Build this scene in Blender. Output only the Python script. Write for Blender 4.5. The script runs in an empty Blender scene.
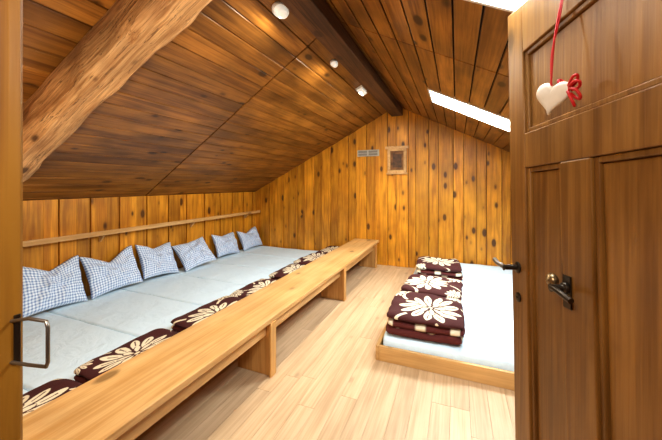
import bpy, bmesh, math, random
from mathutils import Vector, Matrix, noise
random.seed(7)
S=bpy.context.scene
C=S.collection

# ---------------------------------------------------------------- helpers
def new_mat(name):
    m=bpy.data.materials.new(name); m.use_nodes=True
    nt=m.node_tree; b=nt.nodes['Principled BSDF']
    return m,nt,b
def plain(name,col,rough=.5,metal=0,noise_amt=.06,scale=30):
    m,nt,b=new_mat(name)
    tc=nt.nodes.new('ShaderNodeTexCoord'); n=nt.nodes.new('ShaderNodeTexNoise'); n.inputs['Scale'].default_value=scale
    nt.links.new(tc.outputs['Object'],n.inputs['Vector'])
    r=nt.nodes.new('ShaderNodeValToRGB')
    r.color_ramp.elements[0].position=.3; r.color_ramp.elements[1].position=.7
    r.color_ramp.elements[0].color=[c*(1-noise_amt) for c in col]+[1]
    r.color_ramp.elements[1].color=[min(1,c*(1+noise_amt)) for c in col]+[1]
    nt.links.new(n.outputs['Fac'],r.inputs['Fac']); nt.links.new(r.outputs['Color'],b.inputs['Base Color'])
    b.inputs['Roughness'].default_value=rough; b.inputs['Metallic'].default_value=metal
    return m
def wood(name,light,dark,axis,rough=.45,knots=.5,cross=14,along=1.0,var=.3,knotcol=None,kscale=5.5,cracks=0,ksize=1.0,patch=.0,bump=.15):
    m,nt,b=new_mat(name); N=nt.nodes.new; L=nt.links.new
    tc=N('ShaderNodeTexCoord'); geo=N('ShaderNodeNewGeometry')
    rnd=N('ShaderNodeVectorMath'); rnd.operation='SCALE'; rnd.inputs[0].default_value=(37,53,71)
    L(geo.outputs['Random Per Island'],rnd.inputs['Scale'])
    add=N('ShaderNodeVectorMath'); add.operation='ADD'
    L(tc.outputs['Object'],add.inputs[0]); L(rnd.outputs[0],add.inputs[1])
    def mapped(c,a):
        mp=N('ShaderNodeMapping'); s=[c,c,c]; s['XYZ'.index(axis)]=a
        mp.inputs['Scale'].default_value=s; L(add.outputs[0],mp.inputs['Vector']); return mp
    mp=mapped(cross,along)
    n=N('ShaderNodeTexNoise'); n.inputs['Scale'].default_value=1; n.inputs['Detail'].default_value=5; n.inputs['Distortion'].default_value=.8
    L(mp.outputs[0],n.inputs['Vector'])
    mp3=mapped(cross*5,along*2)
    n3=N('ShaderNodeTexNoise'); n3.inputs['Scale'].default_value=1; n3.inputs['Detail'].default_value=3; n3.inputs['Distortion'].default_value=.4
    L(mp3.outputs[0],n3.inputs['Vector'])
    r=N('ShaderNodeValToRGB'); r.color_ramp.elements[0].position=.32; r.color_ramp.elements[1].position=.64
    r.color_ramp.elements[0].color=(*dark,1); r.color_ramp.elements[1].color=(*light,1)
    mixn=N('ShaderNodeMath'); mixn.operation='MULTIPLY_ADD'; mixn.inputs[1].default_value=.6
    sub=N('ShaderNodeMath'); sub.operation='SUBTRACT'; sub.inputs[1].default_value=.30
    L(n3.outputs['Fac'],mixn.inputs[0]); L(n.outputs['Fac'],sub.inputs[0]); L(sub.outputs[0],mixn.inputs[2])
    L(mixn.outputs[0],r.inputs['Fac'])
    mr=N('ShaderNodeMapRange'); mr.inputs['To Min'].default_value=1-var; mr.inputs['To Max'].default_value=1+var*.6
    L(geo.outputs['Random Per Island'],mr.inputs['Value'])
    val=mr.outputs[0]
    if patch>0:
        pn=N('ShaderNodeTexNoise'); pn.inputs['Scale'].default_value=2.2; pn.inputs['Detail'].default_value=3
        L(add.outputs[0],pn.inputs['Vector'])
        pr=N('ShaderNodeMapRange'); pr.inputs['From Min'].default_value=.3; pr.inputs['From Max'].default_value=.7
        pr.inputs['To Min'].default_value=1-patch; pr.inputs['To Max'].default_value=1+patch*.5
        L(pn.outputs['Fac'],pr.inputs['Value'])
        mu=N('ShaderNodeMath'); mu.operation='MULTIPLY'; L(val,mu.inputs[0]); L(pr.outputs[0],mu.inputs[1]); val=mu.outputs[0]
    hsv=N('ShaderNodeHueSaturation'); L(val,hsv.inputs['Value']); L(r.outputs['Color'],hsv.inputs['Color'])
    out=hsv.outputs['Color']
    def over(fac,col,out):
        mx=N('ShaderNodeMix'); mx.data_type='RGBA'; mx.inputs[7].default_value=(*col,1)
        L(fac,mx.inputs[0]); L(out,mx.inputs[6]); return mx.outputs[2]
    if knots>0:
        mk=mapped(kscale,kscale*.5)
        v=N('ShaderNodeTexVoronoi'); v.inputs['Scale'].default_value=1; L(mk.outputs[0],v.inputs['Vector'])
        sc=N('ShaderNodeSeparateColor'); L(v.outputs['Color'],sc.inputs[0])
        ad=N('ShaderNodeMath'); ad.operation='MULTIPLY_ADD'; ad.inputs[1].default_value=.15; L(sc.outputs[0],ad.inputs[0]); L(v.outputs['Distance'],ad.inputs[2])
        kr=N('ShaderNodeValToRGB'); kr.color_ramp.elements[0].position=.13*ksize; kr.color_ramp.elements[1].position=.20*ksize
        kr.color_ramp.elements[0].color=(knots,)*3+(1,); kr.color_ramp.elements[1].color=(0,0,0,1)
        L(ad.outputs[0],kr.inputs['Fac'])
        kh=N('ShaderNodeValToRGB'); kh.color_ramp.elements[0].position=.15*ksize; kh.color_ramp.elements[1].position=.33*ksize
        kh.color_ramp.elements[0].color=(knots*.35,)*3+(1,); kh.color_ramp.elements[1].color=(0,0,0,1)
        L(ad.outputs[0],kh.inputs['Fac'])
        kc=knotcol or [c*.28 for c in dark]
        out=over(kh.outputs['Color'],[d*.55+k*.2 for d,k in zip(dark,kc)],out)
        out=over(kr.outputs['Color'],kc,out)
    if cracks>0:
        mc=mapped(cross*1.6,along*.5)
        cn=N('ShaderNodeTexNoise'); cn.inputs['Scale'].default_value=1; cn.inputs['Detail'].default_value=4; cn.inputs['Distortion'].default_value=.3
        L(mc.outputs[0],cn.inputs['Vector'])
        cr=N('ShaderNodeValToRGB'); e=cr.color_ramp.elements
        e[0].position=.485; e[0].color=(0,0,0,1); e[1].position=.5; e[1].color=(cracks,)*3+(1,)
        e2=e.new(.515); e2.color=(0,0,0,1)
        L(cn.outputs['Fac'],cr.inputs['Fac'])
        out=over(cr.outputs['Color'],[c*.2 for c in dark],out)
    L(out,b.inputs['Base Color'])
    b.inputs['Roughness'].default_value=rough
    bp=N('ShaderNodeBump'); bp.inputs['Strength'].default_value=bump; bp.inputs['Distance'].default_value=.01
    L(mixn.outputs[0],bp.inputs['Height']); L(bp.outputs[0],b.inputs['Normal'])
    return m

def obj_from_bm(name,bm,mats,smooth=False,bevel=0):
    me=bpy.data.meshes.new(name); bmesh.ops.recalc_face_normals(bm,faces=bm.faces[:]); bm.to_mesh(me); bm.free()
    if not isinstance(mats,(list,tuple)): mats=[mats]
    for m in mats: me.materials.append(m)
    if smooth:
        for p in me.polygons: p.use_smooth=True
    o=bpy.data.objects.new(name,me); C.objects.link(o)
    if bevel:
        md=o.modifiers.new('bev','BEVEL'); md.width=bevel; md.segments=2; md.limit_method='ANGLE'
    return o
def hexa(bm,b4,t4,mi=0):
    v=[bm.verts.new(p) for p in list(b4)+list(t4)]
    for f in ((3,2,1,0),(4,5,6,7),(0,1,5,4),(1,2,6,5),(2,3,7,6),(3,0,4,7)):
        bm.faces.new([v[i] for i in f]).material_index=mi
def box(bm,x0,x1,y0,y1,z0,z1,mi=0,M=None):
    b=[(x0,y0,z0),(x1,y0,z0),(x1,y1,z0),(x0,y1,z0)]; t=[(x,y,z1) for x,y,_ in b]
    if M: b=[M@Vector(p) for p in b]; t=[M@Vector(p) for p in t]
    hexa(bm,b,t,mi)
def group(name,loc,objs):
    e=bpy.data.objects.new(name,None); e.location=loc; e.empty_display_size=.1; C.objects.link(e)
    for o in objs:
        o.parent=e; o.matrix_parent_inverse=Matrix.Translation(loc).inverted()
    return e
def tube(name,pts,rad,mat,cyclic=False,bez=False):
    cu=bpy.data.curves.new(name,'CURVE'); cu.dimensions='3D'; cu.bevel_depth=rad; cu.bevel_resolution=4; cu.use_fill_caps=True
    sp=cu.splines.new('NURBS' if bez else 'POLY'); sp.points.add(len(pts)-1)
    for p,q in zip(sp.points,pts): p.co=(*q,1)
    sp.use_cyclic_u=cyclic
    if bez: sp.order_u=3; sp.use_endpoint_u=True; sp.resolution_u=8
    cu.materials.append(mat)
    o=bpy.data.objects.new(name,cu); C.objects.link(o); return o
def lathe(bm,prof,M,seg=24,mi=0):
    rings=[]
    for r,z in prof:
        rings.append([bm.verts.new(M@Vector((r*math.cos(a),r*math.sin(a),z))) for a in [2*math.pi*i/seg for i in range(seg)]])
    for a,b in zip(rings,rings[1:]):
        for i in range(seg):
            bm.faces.new((a[i],a[(i+1)%seg],b[(i+1)%seg],b[i])).material_index=mi
    for rg in (rings[0],rings[-1]):
        try: bm.faces.new(rg).material_index=mi
        except: pass

# ---------------------------------------------------------------- materials
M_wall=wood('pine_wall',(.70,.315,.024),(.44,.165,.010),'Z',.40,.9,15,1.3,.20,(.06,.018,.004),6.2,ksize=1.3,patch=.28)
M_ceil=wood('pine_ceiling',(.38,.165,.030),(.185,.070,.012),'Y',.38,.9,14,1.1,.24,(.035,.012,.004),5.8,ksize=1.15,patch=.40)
M_dark=plain('dark_gap',(.02,.008,.003),.9)
M_floor=wood('floor_laminate',(.60,.425,.255),(.47,.315,.175),'Y',.42,.3,18,1.0,.10,patch=.08)
M_bench=wood('pine_bench',(.68,.42,.18),(.52,.285,.095),'Y',.42,.7,13,.8,.08,kscale=4.6,ksize=1.0,patch=.18)
M_benchZ=wood('pine_bench_support',(.64,.36,.12),(.46,.22,.06),'Z',.4,.5,12,.9,.08,patch=.2)
M_benchX=wood('pine_board_x',(.66,.40,.16),(.50,.27,.085),'X',.4,.5,12,.9,.08,patch=.15)
M_beamD=wood('old_beam',(.14,.060,.020),(.055,.022,.008),'Y',.6,.5,12,.8,.05,cracks=.7,bump=.4)
M_rafter=wood('rafter_wood',(.78,.46,.20),(.42,.20,.065),'X',.7,.8,24,2.0,.05,(.08,.03,.01),6.5,cracks=.95,patch=.45,ksize=1.15,bump=.8)
M_door=wood('door_wood',(.32,.155,.036),(.19,.082,.016),'Z',.38,.6,15,1.0,.10,patch=.28,kscale=4.2,ksize=1.0)
M_jamb=wood('jamb_wood',(.30,.135,.016),(.20,.08,.008),'Z',.4,.4,14,.9,.05)
M_metal=plain('aged_metal',(.08,.065,.05),.35,.9)
M_brass=plain('aged_brass',(.30,.22,.12),.35,.9)
M_steel=plain('steel',(.28,.26,.23),.35,.9)
M_white=plain('white_plastic',(.8,.8,.78),.4)
M_sign=plain('sign_face',(.42,.40,.34),.5)
M_heart=plain('painted_heart',(.80,.72,.60),.5)
M_red=plain('red_ribbon',(.55,.012,.012),.5)
M_skyfr=plain('skylight_lining',(.85,.83,.78),.5)

def sheet_mat():
    m,nt,b=new_mat('bed_sheet'); N=nt.nodes.new; L=nt.links.new
    tc=N('ShaderNodeTexCoord'); n=N('ShaderNodeTexNoise'); n.inputs['Scale'].default_value=6; n.inputs['Detail'].default_value=5; n.inputs['Distortion'].default_value=1.4
    L(tc.outputs['Object'],n.inputs['Vector'])
    r=N('ShaderNodeValToRGB'); r.color_ramp.elements[0].color=(.66,.83,.93,1); r.color_ramp.elements[1].color=(.74,.90,.98,1)
    L(n.outputs['Fac'],r.inputs['Fac']); L(r.outputs['Color'],b.inputs['Base Color'])
    bp=N('ShaderNodeBump'); bp.inputs['Strength'].default_value=.35; bp.inputs['Distance'].default_value=.04
    L(n.outputs['Fac'],bp.inputs['Height']); L(bp.outputs[0],b.inputs['Normal'])
    b.inputs['Roughness'].default_value=.85
    return m
M_sheet=sheet_mat()
def gingham():
    m,nt,b=new_mat('gingham_cloth'); N=nt.nodes.new; L=nt.links.new
    tc=N('ShaderNodeTexCoord'); sp=N('ShaderNodeSeparateXYZ'); L(tc.outputs['UV'],sp.inputs[0])
    outs=[]
    for i,k in ((0,22),(1,17)):
        a=N('ShaderNodeMath'); a.operation='MULTIPLY'; a.inputs[1].default_value=k; L(sp.outputs[i],a.inputs[0])
        f=N('ShaderNodeMath'); f.operation='FRACT'; L(a.outputs[0],f.inputs[0])
        g=N('ShaderNodeMath'); g.operation='GREATER_THAN'; g.inputs[1].default_value=.55; L(f.outputs[0],g.inputs[0]); outs.append(g)
    s=N('ShaderNodeMath'); s.operation='ADD'; L(outs[0].outputs[0],s.inputs[0]); L(outs[1].outputs[0],s.inputs[1])
    h=N('ShaderNodeMath'); h.operation='MULTIPLY'; h.inputs[1].default_value=.5; L(s.outputs[0],h.inputs[0])
    r=N('ShaderNodeValToRGB'); r.color_ramp.elements[0].color=(.80,.89,.97,1); r.color_ramp.elements[1].color=(.17,.27,.50,1)
    L(h.outputs[0],r.inputs['Fac']); L(r.outputs['Color'],b.inputs['Base Color']); b.inputs['Roughness'].default_value=.85
    return m
M_ging=gingham()
def blanket_mat():
    m,nt,b=new_mat('flower_blanket'); N=nt.nodes.new; L=nt.links.new
    a=N('ShaderNodeAttribute'); a.attribute_name='Col'
    n=N('ShaderNodeTexNoise'); n.inputs['Scale'].default_value=260
    bp=N('ShaderNodeBump'); bp.inputs['Strength'].default_value=.5; bp.inputs['Distance'].default_value=.004
    tc=N('ShaderNodeTexCoord'); L(tc.outputs['Object'],n.inputs['Vector']); L(n.outputs['Fac'],bp.inputs['Height']); L(bp.outputs[0],b.inputs['Normal'])
    L(a.outputs['Color'],b.inputs['Base Color']); b.inputs['Roughness'].default_value=.9
    return m
M_blan=blanket_mat()

# ---------------------------------------------------------------- room dims
XL,XR,YB,YF=-4.12,2.12,5.6,-1.3
RX,RZ,SL=-1.0,2.92,.51
def roof(x): return RZ-SL*abs(x-RX)

bm=bmesh.new()
x=XL
while x<XR-.001:
    x2=min(x+.12,XR); y=YF-random.random()*1.5
    while y<YB:
        y2=y+1.8; a=max(y,YF); b_=min(y2,YB)
        if b_>a: box(bm,x+.0008,x2-.0008,a+.0008,b_-.0008,-.02,0)
        y=y2
    x=x2
box(bm,XL-.15,XR+.15,YF-.15,YB+.15,-.1,-.021,1)
obj_from_bm('floor',bm,[M_floor,M_dark])

def gable(bm,y0,sgn,x0,x1,zb=0,ztop=None):
    x=x0;k=0
    while x<x1-.001:
        w=(.21 if k%2 else .15)*random.uniform(.85,1.15); x2=min(x+w,x1)
        if x1-x2<.05: x2=x1
        segs=[(x,x2)] if not(x<RX<x2) else [(x,RX),(RX,x2)]
        d=0 if k%2==0 else -.018*sgn
        for a,b_ in segs:
            g=.0035
            ta=lambda q: roof(q)-.001
            ya,yb=y0+d,y0+.03*sgn
            a_=a+(g if a not in (RX,x0) else 0)
            b2=b_-(g if b_ not in (RX,x1) else 0)
            hexa(bm,[(a_,ya,0),(b2,ya,0),(b2,yb,0),(a_,yb,0)],[(a_,ya,ta(a)),(b2,ya,ta(b_)),(b2,yb,ta(b_)),(a_,yb,ta(a))])
        x=x2;k+=1
def gable_back(bm,ya,yb,x0,x1,zb,mi=1,dz=-.001):
    pts=[x0]+([RX] if x0<RX<x1 else [])+[x1]
    for a,b_ in zip(pts,pts[1:]):
        t=lambda q: roof(q)+dz
        hexa(bm,[(a,ya,zb),(b_,ya,zb),(b_,yb,zb),(a,yb,zb)],[(a,ya,t(a)),(b_,ya,t(b_)),(b_,yb,t(b_)),(a,yb,t(a))],mi)
bm=bmesh.new(); gable(bm,YB,1,XL,XR); gable_back(bm,YB+.031,YB+.13,XL-.13,XR+.13,0,1,.05)
obj_from_bm('wall_back',bm,[M_wall,M_dark],bevel=.003)
WX0,WX1,WY0,WY1,WZ=-.75,.60,.15,.31,2.2
bm=bmesh.new()
gable_back(bm,WY0,WY1-.03,XL,WX0-.10,0,0)
gable_back(bm,WY0,WY1-.03,WX1+.10,XR,0,0)
gable_back(bm,WY0,WY1-.03,WX0-.10,.35,WZ,0)
obj_from_bm('wall_front',bm,[M_wall])
bm=bmesh.new()
box(bm,WX0-.10,WX0,WY0-.02,WY1,0,WZ-.001); box(bm,WX1,WX1+.10,WY0-.02,WY1,0,roof(WX1+.1)-.01)
obj_from_bm('trim_1',bm,[M_jamb],bevel=.006)
bm=bmesh.new(); gable_back(bm,YF-.1,YF,XL-.13,XR+.13,0,0); obj_from_bm('wall_rear',bm,[M_wall])
def side(name,X,sgn):
    bm=bmesh.new(); y=YF;k=0; zt=roof(X)-.0
    while y<YB-.001:
        w=(.20 if k%2 else .15)*random.uniform(.85,1.15); y2=min(y+w,YB)
        if YB-y2<.05:y2=YB
        d=0 if k%2==0 else .015
        x0,x1=sorted((X+sgn*d,X-sgn*.03)); box(bm,x0,x1,y+.0035,(y2-.0035 if y2<YB else y2+.03),0,zt)
        y=y2;k+=1
    x0,x1=sorted((X-sgn*.031,X-sgn*.13)); box(bm,x0,x1,YF,YB+.0305,0,zt,1)
    return obj_from_bm(name,bm,[M_wall,M_dark],bevel=.003)
side('wall_left',XL,1); side('wall_right',XR,-1)

# ceiling
holes=[(-.30,.82,3.55,4.10),(-.02,.82,1.12,1.60)]
DX=.14
bm=bmesh.new()
def cboard(x0,x1,y0,y1,z_off,th,mi,sk=0):
    b4=[(x0,y0,roof(x0)+z_off),(x1,y0-sk,roof(x1)+z_off),(x1,y1-sk,roof(x1)+z_off),(x0,y1,roof(x0)+z_off)]
    hexa(bm,b4,[(p[0],p[1],p[2]+th) for p in b4],mi)
k=0
while RX-DX*k>XL-.1:
    x1=RX-DX*k; x0=max(x1-DX,XL-.12)
    js=[YF-.05,.7,2.5+.17*(RX-(x0+x1)/2),YB+.1]
    for a,b_ in zip(js,js[1:]): cboard(x0+.005,x1-.005,a+.009,b_-.009,0,.02,0,.02)
    k+=1
k=0
while RX+DX*k<XR+.1:
    x0=RX+DX*k; x1=min(x0+DX,XR+.12); c=(x0+x1)/2
    js=[YF-.05,.7,2.42,YB+.1]
    for a,b_ in zip(js,js[1:]):
        segs=[(a,b_)]
        for h in holes:
            if h[0]<c<h[1]:
                ns=[]
                for p,q in segs:
                    if q<=h[2] or p>=h[3]: ns.append((p,q)); continue
                    if p<h[2]: ns.append((p,h[2]))
                    if q>h[3]: ns.append((h[3],q))
                segs=ns
        for p,q in segs: cboard(x0+.005,x1-.005,p+.006,q-.006,0,.02,0)
    k+=1
cboard(XL-.15,RX,YF-.1,YB+.15,.021,.05,1)
ys=sorted({YF-.1,YB+.15,*[h[2] for h in holes],*[h[3] for h in holes]})
for a,b_ in zip(ys,ys[1:]):
    hh=[h for h in holes if h[2]<=a and h[3]>=b_]
    if hh:
        h=hh[0]; cboard(RX,h[0],a,b_,.021,.05,1); cboard(h[1],XR+.15,a,b_,.021,.05,1)
    else: cboard(RX,XR+.15,a,b_,.021,.05,1)
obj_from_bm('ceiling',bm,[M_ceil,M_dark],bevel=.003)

def glass_mat():
    m=bpy.data.materials.new('window_glass'); m.use_nodes=True; nt=m.node_tree; nt.nodes.clear()
    o=nt.nodes.new('ShaderNodeOutputMaterial'); t=nt.nodes.new('ShaderNodeBsdfTransparent'); g=nt.nodes.new('ShaderNodeBsdfGlossy'); g.inputs['Roughness'].default_value=.05
    mx=nt.nodes.new('ShaderNodeMixShader'); mx.inputs[0].default_value=.06
    nt.links.new(t.outputs[0],mx.inputs[1]); nt.links.new(g.outputs[0],mx.inputs[2]); nt.links.new(mx.outputs[0],o.inputs[0]); return m
M_glass=glass_mat()
for i,h in enumerate(holes):
    bm=bmesh.new(); x0,x1,y0,y1=h; w=.02
    def sl(a,b_,c,d,z0,z1,mi=0):
        b4=[(a,c,roof(a)+z0),(b_,c,roof(b_)+z0),(b_,d,roof(b_)+z0),(a,d,roof(a)+z0)]
        hexa(bm,b4,[(p[0],p[1],p[2]+z1-z0) for p in b4],mi)
    sl(x0,x0+w,y0,y1,-.01,.16); sl(x1-w,x1,y0,y1,-.01,.16); sl(x0+w,x1-w,y0,y0+w,-.01,.16); sl(x0+w,x1-w,y1-w,y1,-.01,.16)
    sl(x0+w,x1-w,y0+w,y1-w,.12,.125,1)
    obj_from_bm('window_%d'%(i+1),bm,[M_skyfr,M_glass])
    l=bpy.data.lights.new('skylight_daylight_%d'%(i+1),'AREA'); l.shape='RECTANGLE'; l.size=x1-x0-.05; l.size_y=y1-y0-.05
    l.energy=[130,82][i]; l.color=(.86,.94,1)
    o=bpy.data.objects.new('skylight_daylight_%d'%(i+1),l); C.objects.link(o)
    xc=(x0+x1)/2; o.location=(xc,(y0+y1)/2,roof(xc)+.2); o.rotation_euler=(0,math.atan(SL),0)

bm=bmesh.new(); box(bm,RX-.10,RX+.10,WY1,YB-.02,RZ-.19,RZ-.055)
obj_from_bm('ridge_beam',bm,[M_beamD],bevel=.01)
bm=bmesh.new()
n=120; xa,xb=XL+.03,-1.12
prev=None
for i in range(n+1):
    x=xa+(xb-xa)*i/n
    j=[.026*noise.noise(Vector((x*2.4,s*5,3)))+.010*noise.noise(Vector((x*8,s*7,1))) for s in range(6)]
    zt=roof(x)-.003; zb=roof(x)-.30+j[0]
    ring=[bm.verts.new(p) for p in ((x,1.12+j[1]*.4,zt),(x,1.10+j[2],(zt+zb)/2+.05),(x,1.10+j[5],(zt+zb)/2-.04),(x,1.11+j[1],zb+.045),(x,1.15+j[1],zb),(x,1.28+j[3],zb+.006),(x,1.33+j[4],zb+.05),(x,1.33,zt))]
    if prev:
        for q in range(8): bm.faces.new((prev[q],prev[(q+1)%8],ring[(q+1)%8],ring[q]))
    else: bm.faces.new(ring)
    prev=ring
bm.faces.new(prev)
o=obj_from_bm('rafter_beam',bm,[M_rafter])
R=Matrix.Translation((-2.6,1.2,1.9))@Matrix.Rotation(-math.atan(SL),4,'Y'); o.data.transform(R.inverted()); o.matrix_world=R

# ---------------------------------------------------------------- bench
bm=bmesh.new()
box(bm,-1.80,-1.33,.40,5.575,.42,.46,0)
box(bm,-1.42,-1.385,.42,5.56,.31,.42,0)
for y in (.50,2.02,3.68,5.34):
    box(bm,-1.66,-1.345,y,y+.035,0,.42,1)
    box(bm,-1.345,-1.325,y-.02,y+.055,0,.42,1)
box(bm,-1.80,-1.775,.42,5.57,0,.42,0)
obj_from_bm('bench',bm,[M_bench,M_benchZ],bevel=.005)

bm=bmesh.new(); box(bm,XL+.02,-1.81,.34,5.57,0,.04); obj_from_bm('bed_platform',bm,[M_bench],bevel=.004)

def slab_mesh(name,sx,sy,sz,nx,ny,p=10,wr=.006,seed=0,mat=None):
    bm=bmesh.new(); g={}
    def mp(s): return math.copysign(1-(1-abs(s))**1.8,s)
    for side in (1,-1):
        for i in range(nx+1):
            for j in range(ny+1):
                u=mp(i/nx*2-1); v=mp(j/ny*2-1)
                e=max(0,(1-abs(u)**(p*2.5))*(1-abs(v)**p))**.35
                z=side*sz/2*e
                if side==1: z+=wr*e*noise.noise(Vector((u*sx*2.2+seed*7,v*sy*2.2,seed)))
                k=1-.02*(abs(u)*abs(v))**8
                edge=i in(0,nx) or j in(0,ny)
                if edge and side==-1: g[side,i,j]=g[1,i,j]; continue
                g[side,i,j]=bm.verts.new((u*sx/2*k,v*sy/2*k,z+sz/2))
        for i in range(nx):
            for j in range(ny):
                q=[g[side,i,j],g[side,i+1,j],g[side,i+1,j+1],g[side,i,j+1]]
                try: bm.faces.new(q)
                except: pass
    bmesh.ops.recalc_face_normals(bm,faces=bm.faces[:])
    me=bpy.data.meshes.new(name); bm.to_mesh(me); bm.free()
    if mat: me.materials.append(mat)
    for f in me.polygons: f.use_smooth=True
    return me
for i in range(7):
    me=slab_mesh('mattress',2.24,.741,.125,70,34,60,.008,i,M_sheet)
    o=bpy.data.objects.new('mattress',me); C.objects.link(o); o.location=(-2.965,.345+.37+i*.742,.041)
bm=bmesh.new()
bx0,bx1,by0,by1=-.64,1.50,2.55,5.57
box(bm,bx0,bx0+.03,by0,by1,0,.125); box(bm,bx1-.03,bx1,by0,by1,0,.125)
box(bm,bx0+.03,bx1-.03,by0,by0+.03,0,.125,1); box(bm,bx0+.03,bx1-.03,by1-.03,by1,0,.125,1)
box(bm,bx0+.03,bx1-.03,by0+.03,by1-.03,0,.04,1)
obj_from_bm('bed_frame',bm,[M_bench,M_benchX],bevel=.004)
ys=[2.585,3.42,4.25,5.0]
for i in range(4):
    y0=ys[i]; y1=(ys+[5.53])[i+1]
    me=slab_mesh('mattress',bx1-bx0-.075,y1-y0-.006,.15,70,34,24,.008,20+i,M_sheet)
    o=bpy.data.objects.new('mattress',me); C.objects.link(o); o.location=((bx0+bx1)/2,(y0+y1)/2,.041)

# ---------------------------------------------------------------- blankets
CREAM=(.80,.70,.50); BROWN=(.060,.010,.008); MID=(.10,.016,.012)
def flower(x,y,cx,cy,R,rot=0,n=13):
    dx,dy=x-cx,y-cy; r=math.hypot(dx,dy)/R
    if r>1.0: return None
    th=math.atan2(dy,dx)+rot
    if r<.07: return CREAM
    if r<.12: return BROWN
    ph=abs(((th*8/(2*math.pi))%1)-.5)*2
    if r<.46:
        w=math.sin(math.pi*min(1,max(0,(r-.08)/.38)))**.6
        if ph<w*.62: return CREAM
        if ph<w*.62+.22: return BROWN
    ph=abs(((th*n/(2*math.pi)+.5)%1)-.5)*2
    rmax=1-.12*(math.sin(3*th)+1)/2
    if r>.30 and r<rmax:
        w=math.sin(math.pi*min(1,max(0,(r-.2)/(rmax-.2))))**.6
        if ph<w*.8:
            if ph<.10 and .5<r<.8: return BROWN
            return CREAM
    return BROWN if r<.95 else None
def pat(variant):
    def f(x,y):
        fl={0:[(.05,-.05,.29,.2),(-.30,.27,.11,.1),(.30,.29,.12,.5)],
            1:[(-.06,.0,.28,.4),(.29,-.27,.12,.1),(.25,.29,.13,.8)],
            2:[(.0,.03,.28,.9),(.29,.29,.10,.1),(-.28,-.28,.10,.6)]}[variant]
        for cx,cy,R,rot in fl:
            c=flower(x,y,cx,cy,R,rot)
            if c: return c
        s=abs(math.sin(9*x+2.0*math.sin(8*y+variant)))
        if s<.16 and math.sin(11*y+5*x)>-.2: return CREAM
        return BROWN
    return f
def blanket_mesh(name,sx,sy,variant):
    bm=bmesh.new(); lay=bm.verts.layers.float_color.new('Col'); f=pat(variant)
    zs=0; T=.06; nl=3
    for k in range(nl):
        top=k==nl-1; nx=210 if top else 50; p=9
        ox=random.uniform(-.012,.012); oy=random.uniform(-.012,.012); g={}
        th=T*random.uniform(.9,1.15)
        for side in (1,-1):
            for i in range(nx+1):
                for j in range(nx+1):
                    edge=i in(0,nx) or j in(0,nx)
                    if edge and side==-1: g[side,i,j]=g[1,i,j]; continue
                    m=lambda s: math.copysign(1-(1-abs(s))**1.3,s)
                    u=m(i/nx*2-1); v=m(j/nx*2-1)
                    e=max(0,(1-abs(u)**p)*(1-abs(v)**p))**.5
                    X=u*sx/2+ox; Y=v*sy/2+oy
                    wv=.026*noise.noise(Vector((X*5,Y*5,variant*3+k)))
                    wob=.03*noise.noise(Vector((v*3,u*3,k*5+variant)))
                    z=zs+th/2+side*th/2*e+ (wv*e if (k>0 or side==1) else 0)*(1 if side==1 else .6)
                    kc=1-.06*(abs(u)*abs(v))**4
                    vt=bm.verts.new((X*(1+wob)*kc,Y*(1+wob)*kc,max(z,.001)))
                    c=f(X/sx*.66,Y/sy*.66) if top else (MID if (math.sin(X*23+k*2)+math.sin(Y*19+k))<1.55 else CREAM)
                    vt[lay]=(*c,1); g[side,i,j]=vt
            for i in range(nx):
                for j in range(nx):
                    try: bm.faces.new([g[side,i,j],g[side,i+1,j],g[side,i+1,j+1],g[side,i,j+1]])
                    except: pass
        zs+=th*.86
    bmesh.ops.recalc_face_normals(bm,faces=bm.faces[:])
    me=bpy.data.meshes.new(name); bm.to_mesh(me); bm.free(); me.materials.append(M_blan)
    for q in me.polygons: q.use_smooth=True
    return me
BM=[blanket_mesh('blanket_a',.64,.66,0),blanket_mesh('blanket_b',.62,.62,1),blanket_mesh('blanket_c',.60,.60,2)]
for (x,y,rz,v) in ((-.27,2.94,2,0),(-.26,3.68,-4,1),(-.24,4.66,4,2)):
    o=bpy.data.objects.new('folded_blanket',BM[v]); C.objects.link(o); o.location=(x,y,.197); o.rotation_euler[2]=math.radians(rz); o.scale=(1,1,1.08)
for i,y in enumerate((.80,1.50,2.26,3.0,3.74,4.48,5.20)):
    o=bpy.data.objects.new('folded_blanket',BM[(i+1)%3]); C.objects.link(o); o.location=(-2.085+random.uniform(-.015,.01),y,.171)
    o.rotation_euler[2]=math.radians(random.uniform(-2,2)+180*(i%2)); o.scale=(.80,1.08,.8)

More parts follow.
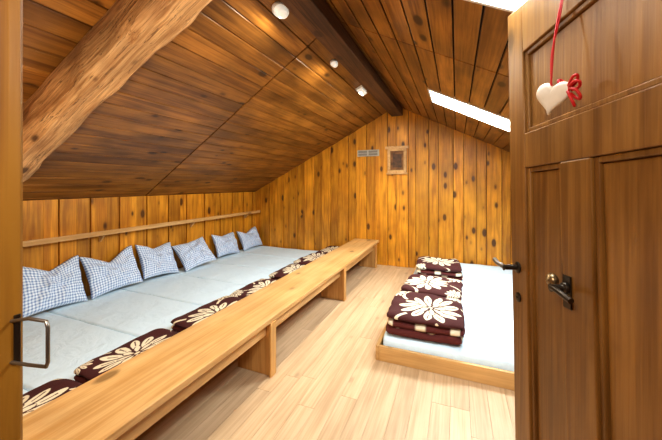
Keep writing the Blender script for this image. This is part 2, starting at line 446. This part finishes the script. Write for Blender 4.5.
# ---------------------------------------------------------------- pillows
def pillow(y,w,h,tilt,yaw,roll,seed,chop):
    n=44; bm=bmesh.new(); uvl=bm.loops.layers.uv.new('UVMap'); g={}
    for side in (1,-1):
        for i in range(n+1):
            for j in range(n+1):
                edge=i in(0,n) or j in(0,n)
                if edge and side==-1: g[side,i,j]=g[1,i,j]; continue
                u=i/n*2-1; v=j/n*2-1
                e=max(0,(1-u*u)*(1-v*v))**.42
                px=u*w/2*(1-.08*(1-v*v)); pz=v*h/2*(1-.10*(1-u*u))
                cu=.25*math.sin(seed*2.1)
                if v>-.2: pz-=chop*max(0,1-abs((u-cu)*1.2))**1.2*((v+.2)/1.2)
                th=.085*e+.045*e*noise.noise(Vector((u*2.8+seed,v*2.8,seed)))+.02*e*noise.noise(Vector((u*7+seed,v*4,seed+9)))
                th*=(1-.45*math.exp(-((u-cu)*3)**2)*max(0,v)*(chop>0.03))
                vt=bm.verts.new((px, side*th, pz)); g[side,i,j]=vt
        for i in range(n):
            for j in range(n):
                try:
                    f=bm.faces.new([g[side,i,j],g[side,i+1,j],g[side,i+1,j+1],g[side,i,j+1]])
                    for l,(a,b_) in zip(f.loops,((i,j),(i+1,j),(i+1,j+1),(i,j+1))): l[uvl].uv=(a/n,b_/n)
                except: pass
    o=obj_from_bm('pillow',bm,[M_ging],smooth=True)
    R=Matrix.Rotation(math.radians(-90+yaw),4,'Z')@Matrix.Rotation(math.radians(tilt),4,'X')@Matrix.Rotation(math.radians(roll),4,'Y')
    zs=[(R@v.co).z for v in o.data.vertices]; xs=[(R@v.co).x for v in o.data.vertices]
    o.matrix_world=Matrix.Translation((XL+.02-min(xs),y,.170-min(zs)))@R
for i,(y,w,h,t,yw,ro,ch) in enumerate(((1.86,.62,.54,22,4,-3,.10),(2.49,.62,.52,24,-3,3,.13),(3.10,.58,.50,28,5,-7,.06),(3.70,.56,.48,40,-16,10,.01),(4.50,.60,.43,24,3,-4,.04),(5.22,.57,.43,26,-6,3,.08))):
    pillow(y,w,h,t,yw,ro,i*3.1,ch)

bm=bmesh.new(); box(bm,XL+.016,XL+.15,.5,5.57,.885,.91)
box(bm,XL+.135,XL+.155,.5,5.57,.875,.93)
for y in (1.0,2.4,3.8,5.2): hexa(bm,[(XL+.016,y,.78),(XL+.03,y,.78),(XL+.03,y+.02,.78),(XL+.016,y+.02,.78)],[(XL+.016,y,.885),(XL+.13,y,.885),(XL+.13,y+.02,.885),(XL+.016,y+.02,.885)])
obj_from_bm('wall_shelf',bm,[M_bench],bevel=.003)

bm=bmesh.new(); yf=YB-.02
box(bm,-1.75,-1.33,yf-.018,yf-.002,2.02,2.14,0)
for r in range(2):
    for c in range(2): box(bm,-1.73+.2*c,-1.56+.2*c,yf-.021,yf-.0185,2.035+.05*r,2.075+.05*r,1)
obj_from_bm('wall_sign',bm,[M_sign,plain('sign_print',(.22,.2,.17),.5)],bevel=.002)
bm=bmesh.new(); a,b_,z0,z1=-1.17,-.83,1.70,2.14
box(bm,a,a+.05,yf-.035,yf-.001,z0,z1); box(bm,b_-.05,b_,yf-.035,yf-.001,z0,z1)
box(bm,a+.05,b_-.05,yf-.035,yf-.001,z0,z0+.05); box(bm,a-.04,b_+.04,yf-.045,yf-.001,z1,z1+.045); box(bm,a+.05,b_-.05,yf-.035,yf-.001,z1-.04,z1)
box(bm,a-.02,b_+.02,yf-.05,yf-.001,z0-.025,z0)
box(bm,a+.05,b_-.05,yf-.012,yf-.003,z0+.05,z1-.04,1)
box(bm,a+.09,b_-.09,yf-.02,yf-.012,z0+.10,z1-.10,2)
obj_from_bm('picture_frame',bm,[M_bench,plain('picture_brown',(.20,.085,.02),.5,0,.5,12),plain('picture_dark',(.08,.035,.015),.5,0,.5,18)],bevel=.002)

# ceiling lamps
em,nt,b=new_mat('lamp_diffuser'); b.inputs['Base Color'].default_value=(.9,.9,.88,1); b.inputs['Emission Color'].default_value=(1,.93,.8,1); b.inputs['Emission Strength'].default_value=.4
for i,(y,s,kind) in enumerate(((1.96,1,0),(3.03,.7,0),(4.03,1.1,1))):
    x=-1.22; z=roof(x)
    Mx=Matrix.Translation((x,y,z-.002))@Matrix.Rotation(-math.atan(SL),4,'Y')@Matrix.Rotation(math.pi,4,'X')
    bm=bmesh.new()
    if kind==0:
        My=Mx@Matrix.Diagonal((1,1.5,1,1))
        lathe(bm,[(.055*s,0),(.058*s,.012),(.055*s,.022)],My,28,0); lathe(bm,[(.048*s,.022),(.046*s,.035),(.035*s,.05),(.012*s,.058)],My,28,1)
    else:
        box(bm,-.05,.05,-.11,.11,0,.03,0,Mx); box(bm,-.04,.04,-.10,.10,.03,.065,1,Mx)
    obj_from_bm('ceiling_lamp',bm,[M_white,em],bevel=.004 if kind else 0)
    l=bpy.data.lights.new('lamp_light','AREA'); l.shape='DISK'; l.size=.07; l.energy=[14,13,27][i]; l.color=(1,.90,.74)
    o=bpy.data.objects.new('lamp_light',l); C.objects.link(o); o.location=(Mx@Vector((0,0,.072))); o.rotation_euler=(0,.15,0)
tube('ceiling_cable',[(-1.112,y,RZ-.15) for y in (.5,2,3.5,5.5)],.006,M_dark)

# ---------------------------------------------------------------- door
HX,HY=.555,.315; FX,FY=.206,1.436
ds=Vector((HX-FX,HY-FY,0)); Ld=ds.length; ds.normalize(); dn=Vector((ds.y,-ds.x,0))
if dn.dot(Vector((-FX,-FY,0)))<0: dn=-dn
D=Matrix(((ds.x,dn.x,0,FX),(ds.y,dn.y,0,FY),(0,0,1,0),(0,0,0,1)))
lean=math.radians(2.1)
pv=Matrix.Translation((Ld,0,1.35))
D=D@pv@Matrix.Rotation(-lean,4,'Y')@pv.inverted()
bm=bmesh.new()
topz=lambda s: 2.245-.175*s/Ld
def dpiece(s0,s1,z0,z1,n0=-.04,n1=0.0,mi=0,slant=False):
    t0,t1=(topz(s0),topz(s1)) if slant else (z1,z1)
    b4=[(s0,n0,z0),(s1,n0,z0),(s1,n1,z0),(s0,n1,z0)]; t4=[(s0,n0,t0),(s1,n0,t1),(s1,n1,t1),(s0,n1,t0)]
    hexa(bm,[D@Vector(p) for p in b4],[D@Vector(p) for p in t4],mi)
dpiece(0,.11,.02,0,slant=True); dpiece(Ld-.13,Ld,.02,0,slant=True)
dpiece(.11,Ld-.13,2.04,0,slant=True)
dpiece(.11,Ld-.13,.02,.22); dpiece(.11,Ld-.13,1.60,1.73)
dpiece(.31,.435,.22,1.60); dpiece(.78,.86,.22,1.60)
for s0,s1,z0,z1 in ((.11,.31,.22,1.60),(.435,.78,.22,1.60),(.86,Ld-.13,.22,1.60),(.11,Ld-.13,1.73,2.04)):
    m=.018
    dpiece(s0,s0+m,z0,z1,-.03,-.008,1); dpiece(s1-m,s1,z0,z1,-.03,-.008,1); dpiece(s0+m,s1-m,z0,z0+m,-.03,-.008,1); dpiece(s0+m,s1-m,z1-m,z1,-.03,-.008,1)
    dpiece(s0+m,s1-m,z0+m,z1-m,-.03,-.018,0)
leaf=obj_from_bm('leaf',bm,[M_door,M_door],bevel=.004)
parts=[leaf]
def dp(s,n,z): return tuple(D@Vector((s,n,z)))
bm=bmesh.new()
hz0=1.22
Mh=D@Matrix.Translation((.335,0,hz0))@Matrix.Rotation(-math.pi/2,4,'X')
dpiece(.317,.353,hz0-.06,hz0+.037,.0005,.005)
lathe(bm,[(.017,.005),(.017,.014),(.010,.018),(.010,.045),(.014,.05)],Mh,20)
parts.append(obj_from_bm('handle_plate',bm,[M_metal],bevel=.002))
parts.append(tube('handle_lever',[dp(.335,.045,hz0),dp(.36,.048,hz0+.001),dp(.39,.046,hz0-.007),dp(.415,.044,hz0-.013)],.0085,M_metal,bez=True))
bm=bmesh.new(); lathe(bm,[(.0,.0),(.016,.004),(.022,.014),(.016,.026),(.0,.03)],D@Matrix.Translation((.285,0,hz0+.01))@Matrix.Rotation(-math.pi/2,4,'X'),20)
parts.append(obj_from_bm('knob',bm,[M_brass],smooth=True))
bm=bmesh.new()
Mk=D@Matrix.Translation((.05,0,1.215))@Matrix.Rotation(-math.pi/2,4,'X')
lathe(bm,[(.022,.0005),(.022,.006),(.010,.010),(.010,.05),(.013,.055)],Mk,24)
Mk2=D@Matrix.Translation((.05,0,1.10))@Matrix.Rotation(-math.pi/2,4,'X')
lathe(bm,[(.018,.0005),(.018,.005),(.012,.007)],Mk2,24); lathe(bm,[(.004,.007),(.004,.010)],Mk2,10)
parts.append(obj_from_bm('stile_rosettes',bm,[M_metal]))
parts.append(tube('stile_lever',[dp(.05,.05,1.215),dp(.025,.053,1.217),dp(-.005,.053,1.218),dp(-.035,.052,1.228)],.009,M_steel,bez=True))
group('door_1',(HX,HY,0),parts)

def heart(M,scale,th):
    bm=bmesh.new(); n=60; pts=[]
    for i in range(n):
        t=2*math.pi*i/n
        pts.append((16*math.sin(t)**3/17*scale,(13*math.cos(t)-5*math.cos(2*t)-2*math.cos(3*t)-math.cos(4*t))/17*scale))
    rings=[]
    for k,(sc,zz) in enumerate(((.0,1),(.6,.95),(.88,.75),(1,.25),(1,-.25),(.88,-.75),(.6,-.95),(0,-1))):
        if sc==0: rings.append([bm.verts.new(M@Vector((0,zz*th/2,0)))]); continue
        rings.append([bm.verts.new(M@Vector((x*sc,zz*th/2,y*sc))) for x,y in pts])
    for a,b_ in zip(rings,rings[1:]):
        for i in range(n):
            j=(i+1)%n
            if len(a)==1: bm.faces.new((a[0],b_[i],b_[j]))
            elif len(b_)==1: bm.faces.new((a[i],a[j],b_[0]))
            else: bm.faces.new((a[i],a[j],b_[j],b_[i]))
    return obj_from_bm('heart_body',bm,[M_heart],smooth=True)
hs,hz=.352,1.795
Hm=D@Matrix.Translation((hs,.042,hz))@Matrix.Rotation(math.radians(-22),4,'Z')@Matrix.Rotation(math.radians(14),4,'Y')
hp=[heart(Hm,.056,.024)]
hp.append(tube('ribbon',[dp(hs,.045,hz+.03),dp(hs+.003,.04,hz+.14),dp(hs-.002,.02,hz+.24),dp(hs,.006,2.10)],.003,M_red,bez=True))
hp.append(tube('ribbon_strand',[dp(hs+.004,.045,hz+.03),dp(hs-.006,.045,hz+.12),dp(hs+.006,.02,hz+.22),dp(hs+.004,.006,2.10)],.002,M_red,bez=True))
for k,(a,b_) in enumerate(((.06,.01),(.05,.035),(.06,-.03),(.03,-.045),(-.03,.05))):
    hp.append(tube('bow_%d'%k,[dp(hs+.035,.022,hz+.005),dp(hs+.035+a*.7,.035,hz+b_*.4+.015),dp(hs+.035+a,.025,hz+b_),dp(hs+.035+a*.5,.012,hz+b_*.8-.012),dp(hs+.035,.022,hz+.005)],.004,M_red,bez=True))
group('heart_ornament',dp(hs,.02,hz),hp)

jx=WX0; pts=[(jx-.001,.292,1.25),(jx+.05,.295,1.262),(jx+.098,.298,1.264),(jx+.103,.298,1.255),(jx+.103,.298,1.195),(jx+.098,.298,1.186),(jx+.05,.295,1.18),(jx-.001,.292,1.175)]
g1=tube('grip',pts,.003,M_steel)
bm=bmesh.new(); box(bm,jx+.0005,jx+.003,.294,.304,1.17,1.26); g2=obj_from_bm('plate',bm,[M_metal],bevel=.001)
group('grab_handle',(jx,.285,1.2),[g1,g2])

bm=bmesh.new(); lathe(bm,[(.17,0),(.18,.02),(.17,.05),(.12,.08),(.03,.095)],Matrix.Translation((-.35,-.55,roof(-.35)-.12))@Matrix.Rotation(math.pi,4,'X'),32)
box(bm,-.37,-.33,-.57,-.53,roof(-.35)-.12,roof(-.35)-.01)
obj_from_bm('hall_fill_body',bm,[M_white])  # unseen lamp body behind the camera, added to carry the fill light
l=bpy.data.lights.new('hall_fill','AREA'); l.shape='DISK'; l.size=.5; l.energy=25; l.color=(1,.92,.8)  # added fill through the doorway, source out of view
o=bpy.data.objects.new('hall_fill',l); C.objects.link(o); o.location=(-.35,-.45,2.15)
o.rotation_euler=(Vector((-1.6,3.2,.6))-o.location).to_track_quat('-Z','Y').to_euler()
bm=bmesh.new()
Mw=Matrix.Translation((-1.35,WY1-.029,1.55))@Matrix.Rotation(-math.pi/2,4,'X')
lathe(bm,[(.06,0),(.06,.02),(.03,.03)],Mw,24,0); lathe(bm,[(.03,.03),(.10,.06),(.12,.09),(.10,.12),(.05,.135)],Mw,28,1)
obj_from_bm('wall_fill_body',bm,[M_white,em],smooth=True)  # made-up sconce out of view, added to brighten the rafter beam
l=bpy.data.lights.new('wall_fill','AREA'); l.shape='DISK'; l.size=.25; l.energy=20; l.color=(1,.9,.75)  # added fill aimed at the rafter's near face
o=bpy.data.objects.new('wall_fill',l); C.objects.link(o); o.location=(-1.35,WY1+.13,1.55)
o.rotation_euler=Vector((-.6,1,-.2)).to_track_quat('-Z','Y').to_euler()

w=bpy.data.worlds.new('World'); S.world=w; w.use_nodes=True
nt=w.node_tree; bg=nt.nodes['Background']
bg.inputs['Color'].default_value=(.85,.93,1,1); bg.inputs['Strength'].default_value=3

cam=bpy.data.cameras.new('cam'); cam.sensor_width=36; cam.lens=305/662*36; cam.shift_y=-36/662; cam.clip_start=.02
co=bpy.data.objects.new('camera',cam); C.objects.link(co); co.location=(0,0,1.5); co.rotation_euler=(math.pi/2,0,math.radians(22.4))
S.camera=co
S.view_settings.view_transform='Standard'
try: S.view_settings.look='Medium High Contrast'
except Exception as e: print(e)
S.view_settings.exposure=-.08
